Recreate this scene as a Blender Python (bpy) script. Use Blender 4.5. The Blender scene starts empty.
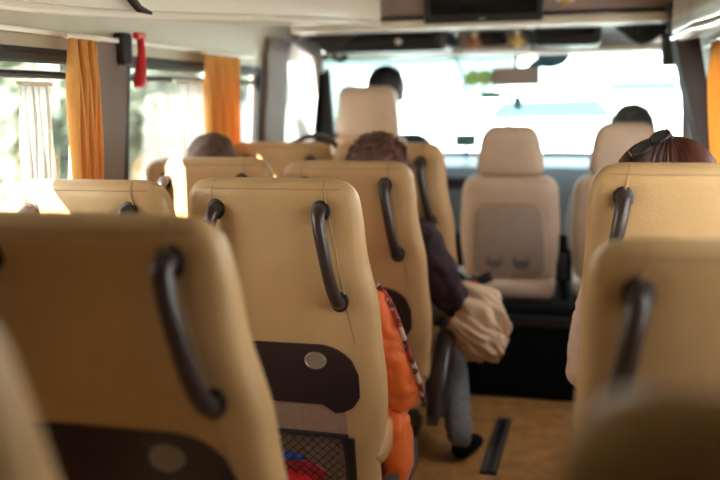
import bpy, bmesh, math, random
from mathutils import Vector, Matrix, noise
random.seed(7)
S = bpy.context.scene
COL = S.collection
PI = math.pi

# ------------------------------------------------------------------ materials
def new_mat(name):
    m = bpy.data.materials.new(name); m.use_nodes = True
    return m, m.node_tree, m.node_tree.nodes['Principled BSDF']

def mat(name, rgb, rough=0.5, metal=0.0, noise_scale=None, noise_amt=0.12, bump=0.0, bump_scale=120.0, coat=0.0, sheen=0.0, spec=0.5):
    m, nt, b = new_mat(name)
    b.inputs['Base Color'].default_value = (*rgb, 1)
    b.inputs['Roughness'].default_value = rough
    b.inputs['Metallic'].default_value = metal
    b.inputs['Specular IOR Level'].default_value = spec
    if coat: b.inputs['Coat Weight'].default_value = coat
    if sheen: b.inputs['Sheen Weight'].default_value = sheen
    tc = nt.nodes.new('ShaderNodeTexCoord')
    if noise_scale:
        n = nt.nodes.new('ShaderNodeTexNoise'); n.inputs['Scale'].default_value = noise_scale; n.inputs['Detail'].default_value = 5
        nt.links.new(tc.outputs['Object'], n.inputs['Vector'])
        r = nt.nodes.new('ShaderNodeValToRGB')
        r.color_ramp.elements[0].position = 0.3; r.color_ramp.elements[1].position = 0.7
        r.color_ramp.elements[0].color = (*[c*(1-noise_amt) for c in rgb], 1)
        r.color_ramp.elements[1].color = (*[min(1, c*(1+noise_amt)) for c in rgb], 1)
        nt.links.new(n.outputs['Fac'], r.inputs['Fac']); nt.links.new(r.outputs['Color'], b.inputs['Base Color'])
    if bump:
        n2 = nt.nodes.new('ShaderNodeTexNoise'); n2.inputs['Scale'].default_value = bump_scale; n2.inputs['Detail'].default_value = 4
        nt.links.new(tc.outputs['Object'], n2.inputs['Vector'])
        bp = nt.nodes.new('ShaderNodeBump'); bp.inputs['Strength'].default_value = bump; bp.inputs['Distance'].default_value = 0.004
        nt.links.new(n2.outputs['Fac'], bp.inputs['Height']); nt.links.new(bp.outputs['Normal'], b.inputs['Normal'])
    return m

M = {}
M['leather'] = mat('tan_leather', (0.56, 0.345, 0.158), 0.42, noise_scale=9, noise_amt=0.05, bump=0.25, bump_scale=160)
M['seam'] = mat('leather_seam', (0.40, 0.25, 0.12), 0.6)
M['cab_leather'] = mat('beige_cab_leather', (0.57, 0.42, 0.31), 0.5, noise_scale=12, noise_amt=0.05, bump=0.2)
M['cab_panel'] = mat('taupe_panel', (0.33, 0.25, 0.20), 0.5, noise_scale=20, noise_amt=0.06)
M['brown_plastic'] = mat('dark_brown_plastic', (0.040, 0.024, 0.022), 0.28, noise_scale=60, noise_amt=0.15)
M['panel_plastic'] = mat('aubergine_plastic', (0.024, 0.012, 0.016), 0.38, noise_scale=40, noise_amt=0.12)
M['button'] = mat('button_metal', (0.27, 0.21, 0.16), 0.4, 0.3)
M['black'] = mat('black_plastic', (0.012, 0.012, 0.014), 0.45, noise_scale=50, noise_amt=0.2)
M['black_cloth'] = mat('black_cloth', (0.005, 0.005, 0.006), 0.9, noise_scale=40, noise_amt=0.3, spec=0.15)
M['grey_plastic'] = mat('grey_plastic', (0.13, 0.11, 0.10), 0.45, noise_scale=40, noise_amt=0.1)
M['lower_cloth'] = mat('mauve_tan_cloth', (0.33, 0.20, 0.135), 0.8, noise_scale=60, noise_amt=0.12, bump=0.2, bump_scale=200)
M['net'] = mat('net_cord', (0.012, 0.010, 0.012), 0.8)
M['floor'] = mat('ochre_floor', (0.56, 0.27, 0.085), 0.45, noise_scale=14, noise_amt=0.25, bump=0.15, bump_scale=60)
M['wall'] = mat('wall_trim', (0.46, 0.395, 0.275), 0.5, noise_scale=8, noise_amt=0.05)
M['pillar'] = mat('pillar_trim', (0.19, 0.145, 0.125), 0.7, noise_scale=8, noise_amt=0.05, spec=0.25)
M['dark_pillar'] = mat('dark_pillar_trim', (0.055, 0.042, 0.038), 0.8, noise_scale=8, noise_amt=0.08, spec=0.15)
M['ceiling'] = mat('headliner', (0.60, 0.55, 0.45), 0.8, noise_scale=30, noise_amt=0.05)
M['header'] = mat('header_brown', (0.36, 0.27, 0.24), 0.5, noise_scale=8, noise_amt=0.05)
M['offwhite'] = mat('off_white_gloss', (0.78, 0.72, 0.61), 0.25, noise_scale=6, noise_amt=0.03, coat=0.2)
M['chrome'] = mat('satin_metal', (0.6, 0.6, 0.6), 0.3, 0.9)
M['rubber'] = mat('window_seal', (0.02, 0.02, 0.022), 0.5)
M['red'] = mat('red_plastic', (0.62, 0.02, 0.03), 0.35, noise_scale=30, noise_amt=0.1)
M['blue'] = mat('blue_fabric', (0.01, 0.13, 0.55), 0.6, noise_scale=30, noise_amt=0.1)
M['skin'] = mat('skin', (0.55, 0.32, 0.22), 0.5, noise_scale=30, noise_amt=0.06)
M['orange_cloth'] = mat('orange_jacket', (0.80, 0.14, 0.012), 0.65, noise_scale=18, noise_amt=0.12, bump=0.5, bump_scale=35, sheen=0.2)
M['purple_cloth'] = mat('purple_velvet', (0.030, 0.009, 0.016), 0.8, noise_scale=25, noise_amt=0.7, bump=0.6, bump_scale=40)
M['beige_cloth'] = mat('beige_coat', (0.74, 0.53, 0.35), 0.8, noise_scale=20, noise_amt=0.08, bump=0.3, bump_scale=50)
M['pink_cloth'] = mat('pale_pink_knit', (0.78, 0.60, 0.50), 0.85, noise_scale=40, noise_amt=0.08, bump=0.5, bump_scale=120)
M['dark_cloth'] = mat('navy_shirt', (0.02, 0.035, 0.05), 0.85, noise_scale=30, noise_amt=0.2)
M['grey_cloth'] = mat('grey_shirt', (0.22, 0.22, 0.24), 0.85, noise_scale=30, noise_amt=0.15)
M['jeans'] = mat('grey_denim', (0.20, 0.20, 0.21), 0.85, noise_scale=60, noise_amt=0.25, bump=0.3, bump_scale=200)
M['hair_brown'] = mat('brown_hair', (0.10, 0.048, 0.028), 0.75, noise_scale=60, noise_amt=0.4)
M['hair_curly'] = mat('chestnut_hair', (0.13, 0.050, 0.032), 0.5, noise_scale=60, noise_amt=0.5)
M['hair_red'] = mat('auburn_hair', (0.085, 0.022, 0.014), 0.4, noise_scale=30, noise_amt=0.4)
M['hair_black'] = mat('black_hair', (0.012, 0.012, 0.014), 0.5, noise_scale=60, noise_amt=0.3)
M['hair_grey'] = mat('dark_grey_hair', (0.06, 0.07, 0.075), 0.6, noise_scale=60, noise_amt=0.3)
M['eye'] = mat('eye_white', (0.8, 0.8, 0.78), 0.2)
M['lens'] = mat('smoked_lens', (0.010, 0.009, 0.010), 0.08, coat=1.0)
M['gold'] = mat('gold_metal', (0.85, 0.62, 0.25), 0.25, 1.0)
M['screen'] = mat('dark_screen', (0.006, 0.006, 0.008), 0.12)
M['ground'] = mat('pale_concrete', (0.62, 0.61, 0.58), 0.85, noise_scale=0.6, noise_amt=0.08)
M['grass'] = mat('grass_green', (0.035, 0.052, 0.026), 0.9, noise_scale=1.5, noise_amt=0.25)
M['bark'] = mat('bark', (0.10, 0.07, 0.05), 0.9, noise_scale=10, noise_amt=0.3)
M['white_paint'] = mat('white_car_paint', (0.80, 0.82, 0.84), 0.3, coat=0.5)
M['car_glass'] = mat('car_glass', (0.03, 0.06, 0.075), 0.08)
M['render_wall'] = mat('white_render', (0.80, 0.80, 0.78), 0.9, noise_scale=2, noise_amt=0.04)
M['dash'] = mat('dashboard_grey', (0.17, 0.20, 0.22), 0.5, noise_scale=40, noise_amt=0.1)
M['yellow'] = mat('yellow_toy', (0.80, 0.55, 0.20), 0.6)
M['green'] = mat('green_toy', (0.55, 0.85, 0.32), 0.5)
M['tint'] = mat('blue_tint_strip', (0.05, 0.14, 0.22), 0.3)
M['sticker'] = mat('teal_sticker', (0.05, 0.12, 0.12), 0.5)
M['mirror'] = mat('mirror_face', (0.42, 0.33, 0.31), 0.4)  # matt grey-pink painted in place of what the mirror reflects

def leaf_mat(name, a, b):
    m, nt, bs = new_mat(name)
    tc = nt.nodes.new('ShaderNodeTexCoord'); n = nt.nodes.new('ShaderNodeTexNoise'); n.inputs['Scale'].default_value = 2.2
    r = nt.nodes.new('ShaderNodeValToRGB'); r.color_ramp.elements[0].color = (*a, 1); r.color_ramp.elements[1].color = (*b, 1)
    r.color_ramp.elements[0].position = 0.35; r.color_ramp.elements[1].position = 0.65
    nt.links.new(tc.outputs['Object'], n.inputs['Vector']); nt.links.new(n.outputs['Fac'], r.inputs['Fac']); nt.links.new(r.outputs['Color'], bs.inputs['Base Color'])
    bs.inputs['Roughness'].default_value = 0.7
    return m
M['leaf'] = leaf_mat('leaf_green', (0.050, 0.072, 0.046), (0.12, 0.155, 0.09))
M['leaf_pale'] = leaf_mat('leaf_pale_green', (0.075, 0.095, 0.07), (0.16, 0.19, 0.135))

def curtain_mat(name, rgb, trans):
    m = bpy.data.materials.new(name); m.use_nodes = True; nt = m.node_tree; nt.nodes.clear()
    o = nt.nodes.new('ShaderNodeOutputMaterial'); d = nt.nodes.new('ShaderNodeBsdfDiffuse'); t = nt.nodes.new('ShaderNodeBsdfTranslucent'); mx = nt.nodes.new('ShaderNodeMixShader')
    tc = nt.nodes.new('ShaderNodeTexCoord'); n = nt.nodes.new('ShaderNodeTexNoise'); n.inputs['Scale'].default_value = 90
    r = nt.nodes.new('ShaderNodeValToRGB'); r.color_ramp.elements[0].color = (*[c*.9 for c in rgb], 1); r.color_ramp.elements[1].color = (*[min(1, c*1.08) for c in rgb], 1)
    nt.links.new(tc.outputs['Object'], n.inputs['Vector']); nt.links.new(n.outputs['Fac'], r.inputs['Fac'])
    nt.links.new(r.outputs['Color'], d.inputs['Color']); nt.links.new(r.outputs['Color'], t.inputs['Color'])
    mx.inputs['Fac'].default_value = trans
    nt.links.new(d.outputs[0], mx.inputs[1]); nt.links.new(t.outputs[0], mx.inputs[2]); nt.links.new(mx.outputs[0], o.inputs['Surface'])
    return m
M['curtain'] = curtain_mat('orange_curtain', (0.96, 0.61, 0.23), 0.5)
M['reflection_white'] = curtain_mat('reflection_white', (0.88, 0.87, 0.84), 0.5)  # translucent white of the panels that stand in for glass reflections
M['black_curtain'] = mat('black_pleated_cloth', (0.05, 0.05, 0.052), 0.45, noise_scale=30, noise_amt=0.3)

def glass_mat(name, tint, refl=1.0):
    m = bpy.data.materials.new(name); m.use_nodes = True; nt = m.node_tree; nt.nodes.clear()
    o = nt.nodes.new('ShaderNodeOutputMaterial'); t = nt.nodes.new('ShaderNodeBsdfTransparent'); g = nt.nodes.new('ShaderNodeBsdfGlossy'); mx = nt.nodes.new('ShaderNodeMixShader')
    fr = nt.nodes.new('ShaderNodeFresnel')
    ge = nt.nodes.new('ShaderNodeNewGeometry'); io = nt.nodes.new('ShaderNodeMath'); io.operation = 'MULTIPLY_ADD'; io.inputs[1].default_value = 1/1.5-1.5; io.inputs[2].default_value = 1.5
    nt.links.new(ge.outputs['Backfacing'], io.inputs[0]); nt.links.new(io.outputs[0], fr.inputs['IOR'])   # thin pane: the same reflectance from both sides
    ml = nt.nodes.new('ShaderNodeMath'); ml.operation = 'MULTIPLY'; ml.inputs[1].default_value = refl; ml.use_clamp = True
    t.inputs['Color'].default_value = (*tint, 1); g.inputs['Roughness'].default_value = 0.0
    nt.links.new(fr.outputs[0], ml.inputs[0]); nt.links.new(ml.outputs[0], mx.inputs['Fac'])
    nt.links.new(t.outputs[0], mx.inputs[1]); nt.links.new(g.outputs[0], mx.inputs[2]); nt.links.new(mx.outputs[0], o.inputs['Surface'])
    return m
M['glass'] = glass_mat('side_glass', (0.93, 0.95, 0.94), 1.2)
M['windshield'] = glass_mat('windshield_glass', (0.86, 0.95, 0.95), 0.8)

# perforated leather for the driver's backrest
def perf_mat():
    m, nt, b = new_mat('perforated_leather')
    tc = nt.nodes.new('ShaderNodeTexCoord'); v = nt.nodes.new('ShaderNodeTexVoronoi'); v.inputs['Scale'].default_value = 55
    r = nt.nodes.new('ShaderNodeValToRGB'); r.color_ramp.elements[0].position = 0.18; r.color_ramp.elements[1].position = 0.3
    r.color_ramp.elements[0].color = (0.18, 0.10, 0.05, 1); r.color_ramp.elements[1].color = (0.58, 0.38, 0.22, 1)
    nt.links.new(tc.outputs['Object'], v.inputs['Vector']); nt.links.new(v.outputs['Distance'], r.inputs['Fac']); nt.links.new(r.outputs['Color'], b.inputs['Base Color'])
    b.inputs['Roughness'].default_value = 0.5
    return m
M['perf'] = perf_mat()
# patterned woven trim of the orange jacket
def trim_mat():
    m, nt, b = new_mat('patterned_trim')
    tc = nt.nodes.new('ShaderNodeTexCoord'); v = nt.nodes.new('ShaderNodeTexVoronoi'); v.inputs['Scale'].default_value = 48
    r = nt.nodes.new('ShaderNodeValToRGB'); r.color_ramp.interpolation = 'CONSTANT'
    e = r.color_ramp.elements; e[0].color = (0.55, 0.42, 0.34, 1); e[1].position = 0.42; e[1].color = (0.10, 0.02, 0.02, 1)
    e2 = e.new(0.68); e2.color = (0.45, 0.05, 0.03, 1)
    nt.links.new(tc.outputs['Object'], v.inputs['Vector']); nt.links.new(v.outputs['Color'], r.inputs['Fac']); nt.links.new(r.outputs['Color'], b.inputs['Base Color'])
    b.inputs['Roughness'].default_value = 0.8
    return m
M['trim'] = trim_mat()

# ------------------------------------------------------------------ mesh helpers
class MB:
    def __init__(s): s.v = []; s.f = []
    def add(s, vs, fs):
        o = len(s.v); s.v += [tuple(v) for v in vs]; s.f += [tuple(i+o for i in f) for f in fs]; return s
    def box(s, c, d, rot=None, bev=0.0):
        bm = bmesh.new(); bmesh.ops.create_cube(bm, size=1.0)
        for v in bm.verts: v.co = Vector((v.co.x*d[0], v.co.y*d[1], v.co.z*d[2]))
        if bev > 0: bmesh.ops.bevel(bm, geom=bm.edges[:], offset=min(bev, min(d)*0.49), segments=3, profile=0.6, affect='EDGES')
        R = rot if rot is not None else Matrix.Identity(3)
        bm.verts.index_update()
        vs = [R @ v.co + Vector(c) for v in bm.verts]; fs = [[v.index for v in f.verts] for f in bm.faces]
        bm.free(); return s.add(vs, fs)
    def rings(s, rings, cap=True, closed=True):
        n = len(rings[0]); vs = [p for r in rings for p in r]; fs = []
        for i in range(len(rings)-1):
            for j in range(n if closed else n-1):
                k = (j+1) % n
                fs.append((i*n+j, i*n+k, (i+1)*n+k, (i+1)*n+j))
        if cap and closed:
            fs.append(tuple(range(n-1, -1, -1))); fs.append(tuple((len(rings)-1)*n+j for j in range(n)))
        return s.add(vs, fs)
    def tube(s, pts, r, seg=10, flat=1.0, up=None):
        pts = [Vector(p) for p in pts]; n = len(pts)
        rs = r if isinstance(r, (list, tuple)) else [r]*n
        rings = []; prev = None
        for i, p in enumerate(pts):
            t = (pts[min(i+1, n-1)] - pts[max(i-1, 0)]).normalized()
            if prev is None:
                a = Vector(up) if up else (Vector((0, 0, 1)) if abs(t.z) < 0.9 else Vector((1, 0, 0)))
                x = t.cross(a).normalized()
            else: x = (prev - t*prev.dot(t)).normalized()
            prev = x; y = t.cross(x)
            rings.append([p + (x*math.cos(2*PI*k/seg)*flat + y*math.sin(2*PI*k/seg))*rs[i] for k in range(seg)])
        return s.rings(rings)
    def ell(s, c, r, nu=20, nv=12, rot=None, fn=None):
        R = rot if rot is not None else Matrix.Identity(3); rings = []
        for i in range(nv+1):
            th = PI*(i/nv)*0.998 + 0.001*PI; ring = []
            for k in range(nu):
                a = 2*PI*k/nu
                p = Vector((math.sin(th)*math.cos(a)*r[0], math.sin(th)*math.sin(a)*r[1], -math.cos(th)*r[2]))
                if fn: p = fn(p)
                ring.append(R @ p + Vector(c))
            rings.append(ring)
        return s.rings(rings)
    def prism(s, poly, axis, a, b):
        """poly of 2-D points extruded along axis from a to b"""
        def mk(p, t):
            return {'x': (t, p[0], p[1]), 'y': (p[0], t, p[1]), 'z': (p[0], p[1], t)}[axis]
        return s.rings([[mk(p, a) for p in poly], [mk(p, b) for p in poly]])
    def build(s, name, m, parent=None, smooth=True, sharp=0.7):
        me = bpy.data.meshes.new(name); me.from_pydata(s.v, [], s.f); me.validate(); me.update()
        bm = bmesh.new(); bm.from_mesh(me); bmesh.ops.recalc_face_normals(bm, faces=bm.faces); bm.to_mesh(me); bm.free()
        if smooth:
            me.polygons.foreach_set('use_smooth', [True]*len(me.polygons))
            me.set_sharp_from_angle(angle=sharp)
        me.materials.append(m)
        o = bpy.data.objects.new(name, me); COL.objects.link(o)
        if parent: o.parent = parent
        return o

def tag(o, label=None, cat=None, group=None, kind=None):
    if label: o['label'] = label
    if cat: o['category'] = cat
    if group: o['group'] = group
    if kind: o['kind'] = kind
    return o
def thing(name, label, cat, loc=(0, 0, 0), rz=0.0, group=None):
    o = bpy.data.objects.new(name, None); COL.objects.link(o); o.empty_display_size = 0.1
    o.location = loc; o.rotation_euler = (0, 0, rz); return tag(o, label, cat, group)
def struct(o): o['kind'] = 'structure'; return o
def copy_tree(o, parent=None):
    c = o.copy(); COL.objects.link(c); c.parent = parent
    for ch in list(o.children): copy_tree(ch, c)
    return c
def rotx(a): return Matrix.Rotation(a, 3, 'X')
def roty(a): return Matrix.Rotation(a, 3, 'Y')
def rotz(a): return Matrix.Rotation(a, 3, 'Z')
def lerp(a, b, t): return a + (b-a)*t
def table(xs, ys, x):
    if x <= xs[0]: return ys[0]
    for i in range(len(xs)-1):
        if x <= xs[i+1]:
            t = (x-xs[i])/(xs[i+1]-xs[i]); t = t*t*(3-2*t); return lerp(ys[i], ys[i+1], t)
    return ys[-1]
def spline(pts, n):
    pts = [Vector(p) for p in pts]; out = []
    P = [pts[0]*2-pts[1]] + pts + [pts[-1]*2-pts[-2]]
    for i in range(len(pts)-1):
        a, b, c, d = P[i:i+4]
        for k in range(n):
            t = k/n
            out.append(0.5*((2*b)+(c-a)*t+(2*a-5*b+4*c-d)*t*t+(3*b-a-3*c+d)*t**3))
    out.append(pts[-1]); return out

# ------------------------------------------------------------------ passenger seat
TOP, BOT, REC, PDZ, HU, HZ, EX = 1.13, 0.22, 0.17, 0.0, 0.140, 0.0, 0.0
def prof(z, top=TOP, corner=0.058, rt=0.045):
    W = table([0.3, 0.5, 0.8, 1.0, 1.13], [0.212, 0.238, 0.243, 0.236, 0.227], z)
    T = table([0.3, 0.55, 0.85, 1.13], [0.070, 0.080, 0.074, 0.052], z)
    d = z-(top-corner)
    if d > 0: W -= corner-math.sqrt(max(0, corner**2-d*d))
    d = z-(top-rt)
    if d > 0: T *= math.sqrt(max(0.0, 1-(d/rt)**2))*0.9+0.1
    return W, T
def ycen(z): return (TOP-z)*REC + 0.056
NEXP = 3.3
def exg(z): return 1+EX*table([0.3, 0.55, 0.75, 0.95, 1.13], [1, 1, 0.6, 0.0, -0.12], z)
def surf(u, z):
    W, T = prof(z)
    if u > 0: u /= exg(z)
    q = max(0.0, 1-min(1, abs(u)/W)**NEXP)**(1/NEXP)
    return ycen(z) - T*q
def backrest_mb():
    mb = MB(); rings = []
    zs = [BOT+(TOP-0.08-BOT)*i/22 for i in range(22)] + [TOP-0.08*math.cos(PI/2*k/14) for k in range(15)]
    for z in zs:
        W, T = prof(z); ring = []
        for k in range(64):
            a = 2*PI*k/64; c, s = math.cos(a), math.sin(a)
            u = W*math.copysign(abs(c)**(2/NEXP), c); v = T*math.copysign(abs(s)**(2/NEXP), s)
            dy = 0.0
            if s < 0:   # shallow dents round the grab handle mounts, slack leather between
                for hu in (-HU-.005, HU+.005):
                    for hz, hw in ((1.045+HZ, 0.03), (0.82+HZ, 0.028)):
                        d2 = ((u-math.copysign(hu, hu)-(0.03*(hz < .9))*math.copysign(1, hu))**2+(z-hz)**2)/(hw*hw)
                        dy += 0.008*math.exp(-d2)
                dy += 0.004*noise.noise(Vector((u*6, z*4, 1.3)))
            ring.append((u*(exg(z) if u > 0 else 1), ycen(z)+v+dy, z))
        rings.append(ring)
    mb.rings(rings); return mb
def patch(mb, u0, u1, zlo, zhi, off, nu=26, nz=10):
    g = []
    for i in range(nu+1):
        u = lerp(u0, u1, i/nu); lo, hi = zlo(u), zhi(u)
        g.append([(u, surf(u, z)-off, z) for z in [lerp(lo, hi, j/nz) for j in range(nz+1)]])
    n = nz+1; vs = [p for c in g for p in c]; fs = []
    for i in range(nu):
        for j in range(nz): fs.append((i*n+j, (i+1)*n+j, (i+1)*n+j+1, i*n+j+1))
    border = [i*n for i in range(nu+1)] + [nu*n+j for j in range(1, n)] + [i*n+nz for i in range(nu-1, -1, -1)] + [j for j in range(nz-1, 0, -1)]
    base = len(vs)
    for b in border:
        p = vs[b]; vs.append((p[0], p[1]+off+0.012, p[2]))
    m = len(border)
    for k in range(m): fs.append((border[k], border[(k+1) % m], base+(k+1) % m, base+k))
    mb.add(vs, fs); return mb
def panel_hi(u):
    a = abs(u); z = 0.696+PDZ
    return z if a < 0.115 else z-0.10*(1-math.sqrt(max(0, 1-min(1, (a-0.115)/0.104)**2)))
def panel_lo(u):
    a = abs(u)
    if a < 0.128: return 0.525+PDZ
    if a < 0.142: return lerp(0.525, 0.498, (a-0.128)/0.014)+PDZ
    return 0.498+PDZ + 0.055*(1-math.sqrt(max(0, 1-min(1, (a-0.142)/0.077)**2)))

def seat_proto(name, armrest, rest=False):
    t = thing(name, 'seat', 'seat')
    b = backrest_mb().build('backrest', M['leather'], t)
    sm = MB()
    for sg in (-1, 1):
        pts = []
        for k in range(26):
            z = lerp(TOP-0.004, 0.70, k/25); u = sg*lerp(0.146, 0.212, k/25)
            pts.append((u, surf(u, z)-0.0005, z))
        sm.tube(pts, 0.0022, 6)
    pts = [(lerp(-0.19, 0.19, k/30), 0, 1.106) for k in range(31)]
    sm.tube([(p[0], surf(p[0], p[2])-0.0003, p[2]) for p in pts], 0.0018, 6)
    sm.build('seam', M['seam'], b)
    p = patch(MB(), -0.218, 0.218, panel_lo, panel_hi, 0.007).build('table_panel', M['panel_plastic'], t)
    mb = MB(); uz = (0.108, 0.652+PDZ); y0 = surf(*uz)-0.008
    mb.rings([[(uz[0]+math.cos(2*PI*k/28)*rr*1.25, y0-dy, uz[1]+math.sin(2*PI*k/28)*rr) for k in range(28)] for rr, dy in ((0.024, -0.004), (0.024, 0.005), (0.021, 0.008), (0.019, 0.005), (0.012, 0.004))])
    mb.build('button', M['button'], p)
    lp = patch(MB(), -0.178, 0.178, lambda u: 0.24, lambda u: 0.535+PDZ*0.9, 0.0025, 20, 12).build('lower_panel', M['lower_cloth'], t)
    # net pocket
    rim = MB()
    path = [(-0.175, 0.255), (-0.175, 0.40), (-0.160, 0.430), (0.150, 0.430), (0.168, 0.405), (0.175, 0.255)]
    path = spline([(a, 0, c) for a, c in path], 8)
    rim.tube([(q.x, surf(q.x, q.z)-0.008, q.z) for q in path], [0.006]*len(path), 8)
    rim.tube([(lerp(-0.18, 0.18, k/12), surf(lerp(-0.18, 0.18, k/12), 0.25)-0.006, 0.25) for k in range(13)], 0.006, 8)
    pk = rim.build('pocket_frame', M['black'], t)
    for sg in (-1, 1):
        fl = MB(); fl.box((sg*0.180, surf(sg*0.180, 0.34)-0.002, 0.335), (0.030, 0.016, 0.17), rot=rotx(0.17), bev=0.006); fl.build('pocket_side', M['black'], pk)
    nt = MB()
    def npnt(u, z): return (u, surf(u, z)-0.012-0.014*math.sin(PI*(z-0.25)/0.18)*math.cos(u*8), z)
    for k in range(-12, 22):
        for sg in (-1, 1):
            pts = []
            for j in range(13):
                z = lerp(0.252, 0.430, j/12); u = -0.17+k*0.027+(sg*(z-0.252)*1.05) + (0.10 if sg < 0 else 0)
                if -0.168 <= u <= 0.168: pts.append(npnt(u, z))
            if len(pts) > 1: nt.tube(pts, 0.0017, 5)
    nt.build('net', M['net'], pk)
    for sg in (-1, 1):
        a, c = (sg*HU, 1.052+HZ), (sg*(HU+0.038), 0.815+HZ)
        pts = spline([(a[0], surf(*a)+0.008, a[1]+0.004), (a[0]+sg*0.001, surf(*a)-0.026, a[1]-0.008), (lerp(a[0], c[0], .25), surf(lerp(a[0], c[0], .25), 0.99+HZ)-0.040, 0.99+HZ),
                      (lerp(a[0], c[0], .7), surf(lerp(a[0], c[0], .7), 0.88+HZ)-0.040, 0.885+HZ), (c[0]-sg*0.001, surf(*c)-0.026, c[1]+0.010), (c[0], surf(*c)+0.008, c[1]-0.004)], 7)
        n = len(pts); rs = [0.0165+0.002*abs(2*i/(n-1)-1)**2 for i in range(n)]
        h = MB().tube(pts, rs, 14).build('grab_handle', M['brown_plastic'], t)
        for q in (a, c):
            mm = MB(); yy = surf(*q)
            mm.rings([[(q[0]+math.cos(2*PI*k/18)*rr, yy-dy, q[1]+math.sin(2*PI*k/18)*rr*1.15) for k in range(18)] for rr, dy in ((0.024, -0.006), (0.0235, 0.002), (0.019, 0.0045))])
            mm.build('mount', M['black'], h)
    # cushion
    cu = MB(); rings = []
    for i in range(15):
        f = i/14; y = lerp(0.16, 0.64, f); e = math.sqrt(max(0.02, 1-abs(2*f-1)**6))
        zc = 0.35+0.02*f; hh = 0.075*e; ww = 0.232*(0.94+0.06*e); x0 = 0.03 if armrest else 0.0
        rings.append([(x0+ww*math.copysign(abs(math.cos(2*PI*k/36))**0.45, math.cos(2*PI*k/36)), y, zc+hh*math.copysign(abs(math.sin(2*PI*k/36))**0.55, math.sin(2*PI*k/36))) for k in range(36)])
    cu.rings(rings).build('cushion', M['leather'], t)
    fr = MB()
    fr.box((0, 0.38, 0.255), (0.40, 0.42, 0.045), bev=0.012)
    fr.box((0, 0.36, 0.03), (0.36, 0.34, 0.06), bev=0.012)
    fb = fr.build('seat_frame', M['black'], t)
    for sg in (-1, 1):
        MB().box((sg*0.15, 0.36, 0.145), (0.05, 0.24, 0.20), bev=0.012).build('leg', M['black'], t)
    if armrest:
        sc = MB()
        poly = [(0.26, 0.12), (0.60, 0.14), (0.62, 0.22), (0.52, 0.265), (0.36, 0.275), (0.27, 0.22)]
        sc.prism(poly, 'x', 0.240, 0.280)
        s_ = sc.build('side_cover', M['grey_plastic'], t)
        MB().tube([(0.282, 0.30, 0.245), (0.283, 0.36, 0.20), (0.283, 0.42, 0.14)], 0.003, 6).build('edge_strip', M['chrome'], s_)
        if rest:
            ar = MB(); ar.tube(spline([(0.290, 0.16, 0.20), (0.296, 0.22, 0.32), (0.30, 0.32, 0.43), (0.30, 0.46, 0.455)], 6), [0.034]*19, 12, flat=0.8)
            ar.build('armrest', M['brown_plastic'], t)
    return t

EX = 0.155
SEAT_A = seat_proto('passenger_seat', True)
SEAT_C = seat_proto('passenger_seat', True, True)
REC, PDZ, HU, HZ = 0.25, 0.075, 0.155, 0.012
SEAT_T = seat_proto('passenger_seat', True)
REC, PDZ, HU, HZ = 0.17, 0.0, 0.140, 0.0
EX = 0.0
SEAT_W = seat_proto('passenger_seat', False)
HU = 0.158
SEAT_N = seat_proto('passenger_seat', False)
def first(proto, used={}):
    if proto.name not in used: used[proto.name] = 1; return proto
    return copy_tree(proto)
def place(proto, x, y, z, label, group, rx=0.0, rz=0.0):
    o = first(proto); o.location = (x, y, z); o.rotation_euler = (rx, 0, rz); o['label'] = label; o['group'] = group; return o
AX, WX = -0.748, -1.222
g1, g2, g3 = 'tan seats along the left of the aisle', 'tan seats by the left windows', 'tan seats on the right of the aisle'
#SEATS
place(SEAT_T, -0.676, 0.50, 0.052, 'very blurred dark tan seat edge cut off at the lower left corner of the photo', g1)
place(SEAT_T, -0.737, 1.12, 0.028, 'large tan leather seat with thick dark handles, in front of the lower left corner seat', g1)
place(SEAT_A, AX, 2.00, 0.0, 'sharply focused tan seat with black net pocket, orange sleeve at its right edge', g1)
place(SEAT_C, AX, 2.75, -0.012, 'tan aisle seat of the curly-haired passenger with the purple sleeve', g1)
place(SEAT_A, -0.728, 3.32, 0.02, 'foremost tan left aisle seat, between the purple sleeve and the beige cab seats', g1)
place(SEAT_W, WX, 1.90, 0.0, 'tan window seat under the first orange curtain, left half bleached by sun', g2)
place(SEAT_W, WX, 2.66, 0.005, 'tan window seat with brown hair showing above its top', g2)
place(SEAT_W, -1.20, 3.36, 0.02, 'pale tan window seat directly behind the driver, farthest along the left windows', g2)
place(SEAT_N, 0.228, 0.50, 0.012, 'nearest right seat, a brown out-of-focus mass in the bottom right corner', g3)
place(SEAT_N, 0.255, 1.24, -0.008, 'olive tan blurred right seat between the bottom right corner seat and the auburn-haired passenger', g3)
place(SEAT_N, 0.272, 2.00, 0.045, 'tan right seat of the auburn-haired passenger with sunglasses', g3)

# ------------------------------------------------------------------ cab seats
def sup(W, T, yc, z, n=40, e=3.2, x0=0.0):
    return [(x0+W*math.copysign(abs(math.cos(2*PI*k/n))**(2/e), math.cos(2*PI*k/n)), yc+T*math.copysign(abs(math.sin(2*PI*k/n))**(2/e), math.sin(2*PI*k/n)), z) for k in range(n)]
def rounded(z0, z1, Wf, T, yf, rb=0.03, rt=0.05, steps=18, e=3.2):
    rings = []
    for i in range(steps+1):
        f = 0.5-0.5*math.cos(PI*i/steps); z = lerp(z0, z1, f); k = 1.0; w = Wf(z)
        d = z-(z1-rt)
        if d > 0: c = math.sqrt(max(0, 1-(d/rt)**2)); w -= rt*(1-c); k = 0.15+0.85*c
        d = (z0+rb)-z
        if d > 0: c = math.sqrt(max(0, 1-(d/rb)**2)); w -= rb*(1-c); k = min(k, 0.15+0.85*c)
        rings.append(sup(w, T*k, yf(z), z, e=e))
    return rings
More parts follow.
